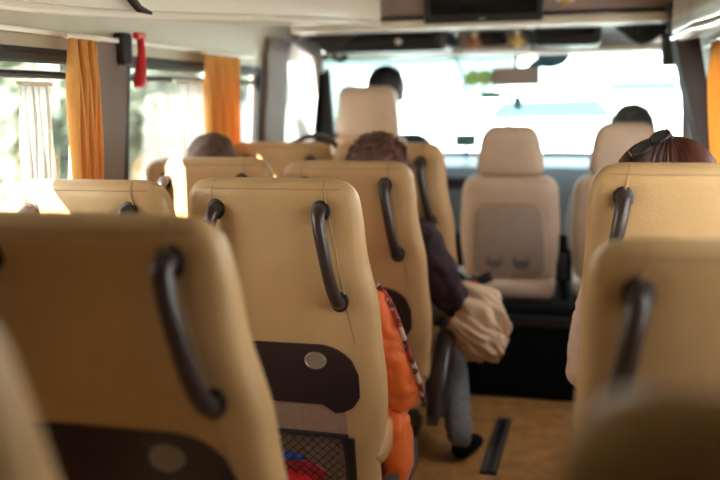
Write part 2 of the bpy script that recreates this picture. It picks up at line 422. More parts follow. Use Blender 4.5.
def cab_seat(name, label, loc, panel, head, top=0.98, hw=0.145, hz=(0.975, 1.20), group=None):
    t = thing(name, label, 'seat', loc, 0, group)
    yf = lambda z: (top-z)*0.12+0.06
    lm = M['cab_leather']
    b = MB().rings(rounded(0.50, top, lambda z: table([0.5, 0.7, top], [0.205, 0.225, 0.212], z), 0.062, yf, rt=0.07)).build('backrest', lm, t)
    h = MB().rings(rounded(hz[0], hz[1], lambda z: table([hz[0], hz[0]+0.04, hz[1]], [hw, hw+0.004, hw-0.022], z), 0.05, lambda z: 0.055-(z-hz[0])*0.05, rt=0.06)).build('headrest', lm, t)
    po = MB()
    for sg in (-1, 1): po.tube([(sg*0.06, 0.058, top-0.05), (sg*0.06, 0.055, hz[0]+0.05)], 0.006, 8)
    po.build('headrest_posts', M['chrome'], h)
    if panel:
        pn = MB()
        def yb(z): return yf(z)-0.062
        rg = []
        for off, ins in ((-0.006, 0.0), (0.008, 0.0), (0.012, 0.006)):
            ring = []
            for k in range(48):
                a = 2*PI*k/48; e = 0.25
                u = (0.165-ins)*math.copysign(abs(math.cos(a))**e, math.cos(a)); z = 0.68+(0.160-ins)*math.copysign(abs(math.sin(a))**e, math.sin(a))
                u *= (1-0.10*(z-0.52)/0.32)
                ring.append((u, yb(z)-off, z))
            rg.append(ring)
        p = pn.rings(rg).build('folding_table', M['cab_panel'], t)
        for sx in (-0.062, 0.058):
            c = MB(); y0 = yb(0.592)-0.012
            c.rings([[(sx+math.cos(2*PI*k/24)*r, y0-d, 0.592+math.sin(2*PI*k/24)*r) for k in range(24)] for r, d in ((0.038, -0.002), (0.038, 0.003), (0.031, 0.004), (0.029, 0.0005), (0.01, 0.0005))])
            c.build('cup_recess', M['grey_plastic'], p)
        MB().box((0, yb(0.86)+0.004, 0.852), (0.24, 0.02, 0.006), bev=0.002).build('seam', M['seam'], b)
        MB().box((0, yb(0.53)-0.013, 0.525), (0.008, 0.006, 0.022), bev=0.002).build('table_latch', M['cab_leather'], p)
    cu = MB().box((0.025 if panel else 0, 0.24, 0.465), (0.36 if panel else 0.42, 0.50, 0.085), bev=0.035).build('cushion', lm, t)
    return t, b
cab_seat('jump_seat', 'beige middle cab seat with folded taupe table and two round cup recesses', (-0.272, 3.80, 0.0), True, True, group='beige seats in the cab')
cab_seat('bucket_seat', 'beige front passenger cab seat at the right, dark grey hair above its headrest', (0.222, 3.86, 0.0), False, True, hw=0.150, hz=(0.975, 1.21), group='beige seats in the cab')
# driver's seat
t = thing('driver_seat', "driver's tan seat with broad headrest and perforated backrest", 'seat', (-0.965, 3.98, 0.0))
b = MB().rings(rounded(0.52, 1.15, lambda z: table([0.52, 0.8, 1.15], [0.215, 0.235, 0.20], z), 0.065, lambda z: (1.15-z)*0.12+0.06, rt=0.08)).build('backrest', M['perf'], t)
h = MB().rings(rounded(1.135, 1.385, lambda z: table([1.13, 1.17, 1.39], [0.150, 0.156, 0.140], z), 0.055, lambda z: 0.05-(z-1.13)*0.05, rt=0.05)).build('headrest', M['cab_leather'], t)
MB().box((0, 0.30, 0.50), (0.46, 0.52, 0.12), bev=0.04).build('cushion', M['cab_leather'], t)
MB().box((0, 0.30, 0.222), (0.40, 0.42, 0.436), bev=0.02).build('pedestal', M['black'], t)
# shared black box under the two passenger cab seats
t = thing('seat_box', 'black carpeted box under the two beige cab seats', 'seat box', (-0.02, 3.90, 0.0))
MB().box((0.035, 0.06, 0.213), (0.91, 0.58, 0.42), bev=0.015).build('box_body', M['black_cloth'], t)
MB().box((0.035, -0.235, 0.36), (0.90, 0.02, 0.05), bev=0.008).build('front_lip', M['black'], t)
# seat belt buckle beside the middle cab seat
t = thing('belt_buckle', 'black seat belt buckle with red button by the middle cab seat', 'buckle', (-0.42, 3.60, 0.44))
MB().tube([(0.02, 0.06, 0.0), (0.03, 0.02, 0.06), (0.05, 0.0, 0.10)], 0.010, 8).build('stalk', M['black'], t)
MB().box((0.065, 0.0, 0.115), (0.07, 0.03, 0.045), rot=roty(-0.5), bev=0.01).build('housing', M['black'], t)
MB().box((0.018, -0.004, 0.082), (0.028, 0.024, 0.06), rot=roty(0.5), bev=0.008).build('red_button', M['red'], t)
# belt between the two cab seats
t = thing('seat_belt', 'black seat belt hanging in the gap between the two beige cab seats', 'seat belt', (-0.02, 3.76, 0.43))
MB().tube([(0, 0.03, 0.0), (-0.01, 0.0, 0.12), (-0.012, 0.0, 0.30)], 0.018, 8, flat=0.3).build('webbing', M['black_cloth'], t)
MB().box((-0.012, -0.004, 0.16), (0.030, 0.03, 0.11), bev=0.008).build('buckle', M['black'], t)

# ------------------------------------------------------------------ shell
# wall profile: x at each height
def wxl(z): return table([0, 0.9, 1.5, 1.95], [-1.53, -1.52, -1.475, -1.36], z)
def wxr(z): return table([0, 0.9, 1.5, 1.95], [0.60, 0.59, 0.535, 0.42], z)
def wall_band(mb, wx, sg, y0, y1, z0, z1, th=0.05):
    n = max(2, int((z1-z0)/0.08)+1)
    inn = [(wx(lerp(z0, z1, i/n)), lerp(z0, z1, i/n)) for i in range(n+1)]
    out = [(x+sg*th, z) for x, z in reversed(inn)]
    mb.prism(inn+out, 'y', y0, y1)
L_WIN = [(1.05, 2.40), (2.66, 3.93)]
R_WIN = [(0.95, 2.30), (2.50, 3.60)]
ZB, ZT = 0.86, 1.462
def side_wall(name, wx, sg, wins, yend=5.6):
    mb = MB()
    wall_band(mb, wx, sg, -1.0, 4.30, 0.0, ZB); wall_band(mb, wx, sg, -1.0, 4.30, ZT, 1.95)
    ys = [-1.0]
    for a, b_ in wins:
        wall_band(mb, wx, sg, ys[-1], a, ZB, ZT); ys.append(b_)
    wall_band(mb, wx, sg, ys[-1], 4.30, ZB, ZT)
    wall_band(mb, wx, sg, 4.30, 5.45, 0.0, 0.98)
    wall_band(mb, wx, sg, 4.30, 4.85, 1.52, 1.95)
    return struct(mb.build(name, M['wall'], None))
side_wall('wall_left', wxl, -1, L_WIN); side_wall('wall_right', wxr, 1, R_WIN)
def window(n, wx, sg, y0, y1):
    e = thing('window_%d' % n, None, None); struct(e)
    g = MB(); th = 0.006; x0, x1 = wx(ZB)+sg*0.035, wx(ZT)+sg*0.035
    g.prism([(x0, ZB), (x1, ZT), (x1+sg*th, ZT), (x0+sg*th, ZB)], 'y', y0, y1); g.build('pane', M['glass'], e)
    f = MB(); r = 0.024
    def bar(ya, za, yb, zb, w=r):
        f.tube([(wx(za)+sg*0.012, ya, za), (wx(zb)+sg*0.012, yb, zb)], w, 8)
    bar(y0, ZB, y1, ZB); bar(y0, ZT, y1, ZT); bar(y0, ZB, y0, ZT); bar(y1, ZB, y1, ZT)
    f.tube([(wx(ZT-0.055)+sg*0.02, y0, ZT-0.055), (wx(ZT-0.055)+sg*0.02, y1, ZT-0.055)], 0.012, 8)
    f.build('window_frame', M['rubber'], e)
for i, (a, b_) in enumerate(L_WIN): window(i+1, wxl, -1, a, b_)
for i, (a, b_) in enumerate(R_WIN): window(i+3, wxr, 1, a, b_)
# pillar covers between the windows
def cover(name, wx, sg, y0, y1, z0, z1, m, th=0.02):
    mb = MB(); n = 12
    inn = [(wx(lerp(z0, z1, i/n))-sg*th, lerp(z0, z1, i/n)) for i in range(n+1)]; out = [(x+sg*(th-0.002), z) for x, z in reversed(inn)]
    mb.prism(inn+out, 'y', y0, y1)
    o = mb.build(name, m, None); struct(o); bv = o.modifiers.new('b', 'BEVEL'); bv.width = 0.008; bv.segments = 3; return o
cover('trim_1', wxl, -1, 2.43, 2.63, 0.5, 1.512, M['pillar'])
cover('trim_2', wxl, -1, 3.965, 4.28, 0.5, 1.62, M['pillar'], 0.03)
cover('trim_3', wxr, 1, 2.33, 2.47, 0.5, 1.56, M['pillar'])
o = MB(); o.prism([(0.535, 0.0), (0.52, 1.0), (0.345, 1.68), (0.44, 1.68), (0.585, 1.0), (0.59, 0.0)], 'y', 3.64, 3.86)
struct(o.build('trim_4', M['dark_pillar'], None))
# curtain rails / top seal over windows (moulding)
for k, (wx, sg) in enumerate(((wxl, -1), (wxr, 1))):
    mb = MB(); x = wx(1.53)-sg*0.008
    mb.box((x-sg*0.01, 1.5, 1.522), (0.022, 4.6, 0.016), bev=0.005)
    struct(mb.build('trim_%d' % (5+k), M['offwhite'], None))
struct(MB().box((-0.465, 2.22, -0.025), (2.14, 6.5, 0.05)).build('floor', M['floor']))
struct(MB().box((-0.465, 1.4, 1.955), (1.9, 4.9, 0.04)).build('ceiling', M['ceiling']))
# unseen rear wall, left windowless to keep the near seats darker
mb = MB()
mb.box((-0.465, -1.03, 0.975), (2.14, 0.06, 1.95))
struct(mb.build('wall_back', M['wall']))
# cab front
struct(MB().box((-0.465, 5.44, 0.47), (2.14, 0.06, 0.96)).build('wall_front', M['black']))
# windshield
e = thing('window_5', None, None); struct(e)
def ws(u, v):   # u -1..1, v 0..1
    bow = 0.16*u*u
    x = -0.43+u*lerp(1.04, 0.945, v); return Vector((x, lerp(5.40, 4.74, v)-bow, lerp(0.96, 1.545, v)))
g = MB(); nU, nV = 24, 8
rows = [[ws(-1+2*i/nU, j/nV) for i in range(nU+1)] + [ws(1-2*i/nU, j/nV)+Vector((0, 0.006, 0.005)) for i in range(nU+1)] for j in range(nV+1)]
g.rings(rows).build('pane', M['windshield'], e)
f = MB()
f.tube([ws(-1+2*i/nU, 0) for i in range(nU+1)], 0.03, 8); f.tube([ws(-1+2*i/nU, 1.0)+Vector((0, 0, 0.01)) for i in range(nU+1)], 0.02, 8)
f.build('window_frame', M['rubber'], e)
# A-pillars and door frames
for k, sg in enumerate((-1, 1)):
    mb = MB()
    mb.tube([ws(sg*1.02, 0)+Vector((0, -0.03, 0)), ws(sg*1.02, 0.5)+Vector((0, -0.03, 0)), ws(sg*1.0, 1)+Vector((0, -0.02, 0.03)), ws(sg*0.97, 1)+Vector((0, -0.5, 0.10))], 0.045, 12, flat=0.7)
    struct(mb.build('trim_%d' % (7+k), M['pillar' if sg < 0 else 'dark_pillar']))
# cab side windows
for k, (wx, sg) in enumerate(((wxl, -1), (wxr, 1))):
    e = thing('window_%d' % (6+k), None, None); struct(e)
    x0, x1 = wx(0.98)+sg*0.03, wx(1.52)+sg*0.03
    MB().prism([(x0, 0.98), (x1, 1.52), (x1+sg*.006, 1.52), (x0+sg*.006, 0.98)], 'y', 4.32, 5.0).build('pane', M['glass'], e)
    MB().tube([(x0-sg*0.01, 4.34, 0.98), (x1-sg*0.01, 4.34, 1.52)], 0.03, 8).build('window_frame', M['rubber'], e)
# dashboard
t = thing('dashboard', 'blue grey dashboard below the windshield', 'dashboard', (-0.465, 5.10, 0.0))
mb = MB(); poly = [(-0.22, 0.55), (-0.26, 0.80), (-0.20, 0.93), (-0.05, 0.965), (0.25, 0.955), (0.28, 0.55)]
mb.prism(poly, 'x', -1.0, 1.0); d = mb.build('dash_body', M['dash'], t)
MB().box((-0.5, -0.16, 0.965), (0.44, 0.16, 0.075), bev=0.03).build('instrument_hood', M['dash'], t)
for x in (-0.2, 0.25): MB().box((x, -0.252, 0.84), (0.16, 0.02, 0.07), bev=0.008).build('air_vent', M['black'], t)
t = thing('steering_wheel', 'black steering wheel in front of the driver', 'steering wheel', (-0.965, 4.72, 0.86))
R = rotx(-0.9)
MB().tube([R @ Vector((0.20*math.cos(2*PI*k/40), 0.20*math.sin(2*PI*k/40), 0)) for k in range(41)], 0.014, 10).build('rim', M['black'], t)
for a in (0.0, PI, -PI/2): MB().tube([R @ Vector((0.03*math.cos(a), 0.03*math.sin(a), 0)), R @ Vector((0.19*math.cos(a), 0.19*math.sin(a), 0))], 0.012, 8).build('spoke', M['black'], t)
MB().ell((0, 0, 0), (0.06, 0.05, 0.05)).build('hub', M['black'], t)
MB().tube([(0, 0.02, -0.02), (0, 0.13, -0.12)], 0.03, 10).build('column', M['black'], t)
# overhead header between saloon and cab
t = thing('overhead_header', 'brown overhead header panel crossing the bus above the cab opening', 'header panel', (-0.40, 3.82, 1.62))
MB().box((0, 0.10, 0.195), (1.72, 0.30, 0.27), bev=0.02).build('panel', M['header'], t)
MB().box((0, 0.03, 0.022), (1.72, 0.20, 0.040), bev=0.014).build('lower_lip', M['offwhite'], t)
MB().box((0.42, -0.055, 0.165), (0.42, 0.012, 0.05), bev=0.005).build('glossy_strip', M['offwhite'], t)
# cab headliner sloping to windshield top
hl = MB(); hl.prism([(4.08, 1.66), (4.25, 1.63), (4.74, 1.57), (4.80, 1.60), (4.80, 1.97), (4.08, 1.97)], 'x', -1.36, 0.50)
struct(hl.build('ceiling', M['grey_plastic']))
hb = MB(); hb.box((-0.43, 4.55, 1.560), (1.74, 0.12, 0.040), bev=0.018)
struct(hb.build('trim_9', M['offwhite']))
# dark roof pockets and visors of the cab
def roofpocket(name, label, x0, x1, y0, y1, z0, z1, cat):
    t = thing(name, label, cat, ((x0+x1)/2, (y0+y1)/2, z0))
    MB().box((0, 0, (z1-z0)/2), (x1-x0, y1-y0, z1-z0), bev=0.03).build('shell', M['black'], t)
    MB().box((0, -(y1-y0)/2-0.004, (z1-z0)*0.55), ((x1-x0)*0.8, 0.012, (z1-z0)*0.3), bev=0.005).build('slot', M['screen'], t)
    return t
p = roofpocket('roof_pocket', 'long black roof pocket over the driver with round pale lamp', -1.22, -0.60, 4.10, 4.44, 1.548, 1.665, 'roof pocket')
MB().ell((0.08, -0.175, 0.045), (0.018, 0.012, 0.016)).build('lamp', M['offwhite'], p)
roofpocket('roof_pocket', 'short black roof pocket above the front passenger side', -0.19, 0.11, 4.10, 4.44, 1.555, 1.660, 'roof pocket')
t = thing('roof_console', 'beige grey roof console in the middle of the cab ceiling', 'console', (-0.39, 4.34, 1.55))
MB().box((0, 0, 0.05), (0.34, 0.24, 0.10), bev=0.03).build('console_body', M['cab_panel'], t)
MB().box((0.0, -0.125, 0.05), (0.13, 0.012, 0.06), bev=0.01).build('screen', M['screen'], t)
# television
t = thing('television', 'flat black monitor mounted on the brown overhead header', 'monitor', (-0.39, 3.735, 1.70))
MB().box((0, 0, 0.05), (0.50, 0.035, 0.22), bev=0.008).build('housing', M['black'], t)
MB().box((0, -0.0185, 0.055), (0.45, 0.004, 0.165), bev=0.001).build('screen', M['screen'], t)
MB().box((0, 0.02, 0.05), (0.12, 0.02, 0.10)).build('bracket', M['black'], t)
MB().box((0.0, -0.0185, -0.047), (0.03, 0.003, 0.004)).build('badge', M['chrome'], t)
t = thing('header_lamp', 'small cream lamp on the header beside the monitor', 'lamp', (-0.05, 3.752, 1.725))
MB().box((0, 0, 0), (0.075, 0.04, 0.03), bev=0.012).build('lamp_body', M['offwhite'], t)
MB().ell((0.0, -0.012, -0.012), (0.022, 0.016, 0.014)).build('lens', M['gold'], t)
# left overhead duct, its inner edge swinging in towards the header
def duct(name, label, pts, z0f, wallx, sg, ztop=1.94):
    t = thing(name, label, 'overhead duct', (pts[0][0], pts[0][1], 1.6))
    O = Vector((pts[0][0], pts[0][1], 1.6))
    sp = spline([(a, b_, 0) for a, b_ in pts], 8); mb = MB(); rings = []; lip = []
    for q in sp:
        zb = z0f(q.y); x = q.x; w = wallx
        prof_ = [(w, ztop), (w, zb+0.015), (x-sg*(-0.05), zb+0.006), (x+sg*0.02, zb+0.002), (x, zb+0.012), (x-sg*0.012, zb+0.035), (x-sg*0.012, zb+0.12), (x+sg*0.03, ztop)]
        rings.append([Vector((a, q.y, c))-O for a, c in prof_]); lip.append(Vector((x-sg*0.004, q.y, zb+0.014))-O)
    mb.rings(rings).build('duct_body', M['offwhite'], t, sharp=1.0)
    MB().tube(lip, 0.012, 10).build('lip', M['offwhite'], t)
    return t
duct('overhead_duct', 'glossy off-white duct over the left windows, ending at the header', [(-1.40, -0.9), (-1.40, 1.0), (-1.385, 1.9), (-1.20, 2.75), (-0.95, 3.45), (-0.83, 3.66)], lambda y: table([1.9, 3.7], [1.558, 1.632], y), -1.44, -1)
duct('overhead_duct', 'beige duct over the right windows at the top right corner', [(0.30, -0.9), (0.30, 1.0), (0.325, 2.4), (0.365, 3.10), (0.365, 3.55)], lambda y: table([1.9, 3.3], [1.475, 1.53], y), 0.49, 1)
t = thing('coat_hook', 'black hook hanging from the off-white duct at the top left', 'hook', (-1.26, 2.33, 1.625))
MB().tube([(0, 0, 0.03), (0.0, -0.02, 0.0), (0.012, 0.01, -0.03), (0.03, 0.05, -0.04)], [0.016, 0.016, 0.012, 0.005], 10).build('hook_body', M['black'], t)
# hammer
t = thing('window_hammer', 'red emergency window hammer in black holder on the left pillar', 'emergency hammer', (-1.435, 2.60, 1.372))
MB().box((-0.012, -0.01, 0.125), (0.045, 0.055, 0.105), bev=0.012).build('holder', M['black'], t)
MB().tube([(0.030, 0.030, 0.165), (0.033, 0.030, 0.12), (0.030, 0.022, 0.05), (0.030, 0.012, 0.02), (0.030, 0.004, 0.0)], [0.012, 0.014, 0.020, 0.023, 0.016], 12, flat=0.7).build('handle', M['red'], t)
MB().tube([(0.032, 0.05, 0.168), (0.032, -0.004, 0.168)], 0.011, 10).build('hammer_head', M['red'], t)

# ------------------------------------------------------------------ curtains
def curtain(label, x0, x1, y0, y1, z0, z1, folds, amp, group, m='curtain', name='curtain', squeeze=0.16):
    o_ = (x1, (y0+y1)/2, z1)
    t = thing(name, label, 'curtain', o_, 0, group)
    mb = MB(); n = folds*14; rows = []
    for j in range(25):
        f = j/24; z = lerp(z1, z0, f); w = 1.0-squeeze*math.sin(PI*min(1, f*1.15)) ; row = []
        a = amp*(0.55+0.5*min(1, f*6))
        for i in range(n+1):
            s = i/n; y = lerp(y0, y1, 0.5+(s-0.5)*w); ph = 2*PI*folds*s+0.5*math.sin(5*s+f*2)
            row.append(Vector((lerp(x1, x0, f)+a*math.sin(ph)+0.004*math.sin(9*f+ph*.5), y+0.010*math.cos(ph*1.0), z))-Vector(o_))
        rows.append(row)
    mb.rings(rows, cap=False, closed=False); c = mb.build('cloth', M[m], t, sharp=3.1)
    so = c.modifiers.new('solid', 'SOLIDIFY'); so.thickness = 0.0025
    hd = MB(); hd.tube([Vector((x1, lerp(y0-0.01, y1+0.01, k/8), z1+0.004))-Vector(o_) for k in range(9)], 0.007, 8); hd.build('heading', M['offwhite'], t)
    return t
gc = 'orange pleated curtains'
curtain('orange pleated curtain beside the red hammer, on the nearer left window', -1.425, -1.402, 2.20, 2.355, 0.80, 1.508, 6, 0.022, gc)
curtain('orange pleated curtain with a sunlit fold on the farther left window', -1.436, -1.416, 3.15, 3.54, 0.80, 1.508, 8, 0.018, gc)
curtain('orange pleated curtain at the right edge of the photo', 0.505, 0.47, 2.95, 3.30, 0.80, 1.508, 7, 0.018, gc)
gw = 'white panels added for reflections in the left windows'  # added white panels standing in for bright curtain reflections in the glass
curtain('white panel added for a bright reflection in the nearer left window, left of the orange curtain', -1.470, -1.460, 2.035, 2.185, 0.80, 1.375, 5, 0.007, gw, 'reflection_white', 'reflection_panel', 0.0)
curtain('white panel added for a bright reflection in the farther left window, left of the orange curtain', -1.470, -1.460, 2.985, 3.330, 0.80, 1.395, 7, 0.007, gw, 'reflection_white', 'reflection_panel', 0.0)
# black swagged cab curtains: gathered fans
def swag(label, cx, cy, cz, w, h, seed, tail=None):
    t = thing('cab_curtain', label, 'curtain', (cx, cy, cz), 0, 'black gathered cab curtains')
    mb = MB(); rows = []; n = 66
    for j in range(13):
        f = j/12; row = []
        for i in range(n+1):
            s = i/n; a = lerp(-1, 1, s); ph = 2*PI*11*s
            x = a*w*(0.5-0.22*f*f); z = -h*f*(1-0.45*a*a)+0.006*math.cos(ph)*f; y = -0.035*math.sin(PI*f)+0.014*math.sin(ph)*(0.4+0.6*math.sin(PI*f))
            row.append((x, y, z))
        rows.append(row)
    mb.rings(rows, cap=False, closed=False); c = mb.build('gathered_cloth', M['black_curtain'], t, sharp=3.1)
    so = c.modifiers.new('solid', 'SOLIDIFY'); so.thickness = 0.003
    MB().tube([(-w*0.5, 0.0, 0.004), (w*0.5, 0.0, 0.004)], 0.009, 8).build('rail', M['black'], t)
    if tail:
        q = MB(); rr = []
        for j in range(9):
            f = j/8; rr.append([(tail+0.035*math.cos(2*PI*k/24)*(1.0-.2*f)+0.004*math.cos(7*2*PI*k/24), 0.0+0.018*math.sin(2*PI*k/24), -h*0.6-0.145*f) for k in range(24)])
        q.rings(rr).build('tail', M['black_curtain'], t)
    return t
swag('black gathered curtain at the top left of the cab opening', -1.16, 4.12, 1.665, 0.30, 0.12, 1)
swag('black gathered fan curtain with hanging tail at the top right of the cab opening', 0.285, 4.06, 1.665, 0.30, 0.115, 2, tail=0.115)
t = thing('belt_anchor', 'round black belt anchor on the left windshield pillar', 'belt anchor', (-1.19, 4.36, 1.545))
MB().ell((0, 0, 0), (0.045, 0.03, 0.04)).build('anchor_body', M['black'], t)
MB().ell((0, -0.028, 0.0), (0.014, 0.006, 0.014)).build('bolt', M['chrome'], t)
t = thing('door_pillar_belt', 'black belt and pillar cover beside the driver door', 'seat belt', (-1.36, 4.16, 0.98))
MB().tube([(0.10, 0.20, 0.50), (0.09, 0.19, 0.28), (0.09, 0.18, 0.0)], [0.014, 0.045, 0.085], 12, flat=0.9).build('pillar_cover', M['black'], t)
MB().tube([(0.07, 0.20, 0.48), (0.06, 0.08, 0.08), (0.05, 0.0, -0.20)], 0.02, 8, flat=0.25).build('webbing', M['black_cloth'], t)
t = thing('shoulder_strap', 'dark brown curved strap over the pale window seat behind the driver', 'strap', (-1.10, 3.60, 1.08))
MB().tube(spline([(-0.12, 0.03, 0.05), (-0.055, 0.03, 0.080), (0.02, 0.025, 0.083), (0.075, 0.02, 0.055), (0.105, 0.02, -0.01), (0.11, 0.03, -0.06)], 6), [0.012]*31, 10, flat=1.6).build('strap_body', M['brown_plastic'], t)
# windshield things
t = thing('rear_view_mirror', 'wide rear-view mirror hanging at the top middle of the windshield', 'mirror', (-0.305, 4.60, 1.43))
MB().box((0, 0, 0), (0.25, 0.035, 0.095), bev=0.015).build('housing', M['grey_plastic'], t)
MB().box((0, -0.018, 0), (0.23, 0.004, 0.08), bev=0.001).build('mirror_face', M['mirror'], t)
MB().tube([(0, 0.02, 0.02), (0.0, 0.07, 0.12)], 0.009, 8).build('stalk', M['black'], t)
t = thing('sun_strip', 'blue tinted sun strip at the top of the windshield', 'sun strip', (-0.12, 4.60, 1.490))
MB().prism([(-0.13, -0.010), (-0.07, 0.040), (0.10, 0.040), (0.06, -0.005), (0.0, -0.022)], 'y', -0.008, 0.008).build('strip', M['tint'], t, smooth=False)
t = thing('air_freshener', 'pale green pair of hanging ornaments left of the mirror', 'ornament', (-0.50, 4.62, 1.41))
for x in (-0.028, 0.028): MB().ell((x*1.2, 0, 0.015), (0.040, 0.018, 0.044)).build('bead', M['green'], t)
MB().tube([(0, 0, 0.03), (0, 0.02, 0.14)], 0.003, 6).build('cord', M['black'], t)
t = thing('cable', 'dark cable running down the windshield left of the mirror', 'cable', (-0.62, 4.60, 1.53))
MB().tube(spline([(-0.03, 0.0, 0.03), (0.01, 0.02, -0.02), (0.035, 0.06, -0.10), (0.045, 0.08, -0.17)], 6), 0.007, 8).build('cable_body', M['sticker'], t)
t = thing('phone_mount', 'small dark bar stuck to the windshield below the green ornaments', 'mount', (-0.45, 4.82, 1.335))
MB().box((0, 0, 0), (0.12, 0.02, 0.040), bev=0.008).build('bar', M['sticker'], t)
MB().tube([(0.0, 0.0, 0.01), (0.01, 0.06, 0.05)], 0.008, 8).build('arm', M['sticker'], t)
t = thing('sticker', 'small upright teal sticker on the windshield below the mirror', 'sticker', (-0.318, 5.01, 1.29))
MB().box((0, 0, 0), (0.045, 0.004, 0.11), rot=rotx(0.86)).build('sticker_face', M['sticker'], t)
t = thing('dash_device', 'small grey green box on the dashboard left of the middle cab seat', 'device', (-0.615, 5.02, 1.0))
MB().box((0, 0, 0.075), (0.13, 0.02, 0.075), bev=0.006).build('screen_box', M['sticker'], t)
MB().tube([(0, 0.01, 0.06), (0, 0.03, -0.03)], 0.010, 8).build('stand', M['black'], t)
t = thing('dash_plant', 'slim green stem standing on the dashboard behind the middle cab seat', 'plant', (-0.37, 5.00, 0.965))
MB().tube([(0, 0, 0.06), (0.0, 0, 0.20), (-0.012, 0, 0.31)], [0.008, 0.014, 0.006], 8).build('stem', M['green'], t)
MB().tube([(0, 0, 0.0), (0, 0, 0.08)], [0.03, 0.035], 14).build('pot', M['offwhite'], t)
def toy(label, x, y, z, c):
    t = thing('ornament', label, 'ornament', (x, y, z))
    MB().ell((0, 0, 0.03), (0.022, 0.018, 0.03)).build('body', c, t); MB().ell((0, 0, 0.072), (0.017, 0.015, 0.018)).build('head', M['offwhite'], t)
    for sg in (-1, 1): MB().tube([(sg*0.018, 0, 0.045), (sg*0.032, -0.004, 0.02)], 0.006, 8).build('arm', c, t)
toy('yellow little figure on the roof console', -0.275, 4.205, 1.555, M['yellow'])
toy('orange brown little figure on the left of the roof console', -0.475, 4.205, 1.555, mat('brown_toy', (0.40, 0.18, 0.08), 0.6))
# floor track
t = thing('floor_track', 'dark metal track strip set in the brown aisle floor', 'floor track', (-0.254, 3.14, 0.0))
MB().box((0, 0, 0.004), (0.060, 0.54, 0.008), rot=rotz(-0.03), bev=0.003).build('strip', M['black'], t)
for x in (-0.018, 0.018): MB().box((x, 0, 0.009), (0.008, 0.52, 0.004), rot=rotz(-0.03)).build('ridge', M['grey_plastic'], t)

# ------------------------------------------------------------------ people
def skin_obj(name, verts, edges, radii, m, parent, roots=(0,), sub=2, disp=0.0, dscale=8.0):
    me = bpy.data.meshes.new(name); me.from_pydata([tuple(v) for v in verts], edges, [])
    o = bpy.data.objects.new(name, me); COL.objects.link(o)
    o.modifiers.new('skin', 'SKIN')
    for i, r in enumerate(radii):
        d = me.skin_vertices[0].data[i]; d.radius = r if isinstance(r, tuple) else (r, r); d.use_root = i in roots
    s = o.modifiers.new('sub', 'SUBSURF'); s.levels = sub; s.render_levels = sub
    dg = bpy.context.evaluated_depsgraph_get(); ev = o.evaluated_get(dg)
    nm = bpy.data.meshes.new_from_object(ev); bpy.data.objects.remove(o); bpy.data.meshes.remove(me)
    nm.name = name
    if disp:
        nm.update()
        ns = [v.normal.copy() for v in nm.vertices]
        for v, n in zip(nm.vertices, ns): v.co += n*disp*(0.6*noise.fractal(v.co*dscale, 0.8, 2.0, 3)+0.75*(0.45-2*abs(noise.noise(Vector((v.co.x*16, v.co.y*16, v.co.z*26+v.co.x*14))))))
    nm.polygons.foreach_set('use_smooth', [True]*len(nm.polygons)); nm.materials.clear(); nm.materials.append(m)
    r = bpy.data.objects.new(name, nm); COL.objects.link(r); r.parent = parent
    return r
def chain(V, E, R, start, pts, rads):
    prev = start
    for p, r in zip(pts, rads):
        V.append(Vector(p)); R.append(r); E.append((prev, len(V)-1)); prev = len(V)-1
    return prev
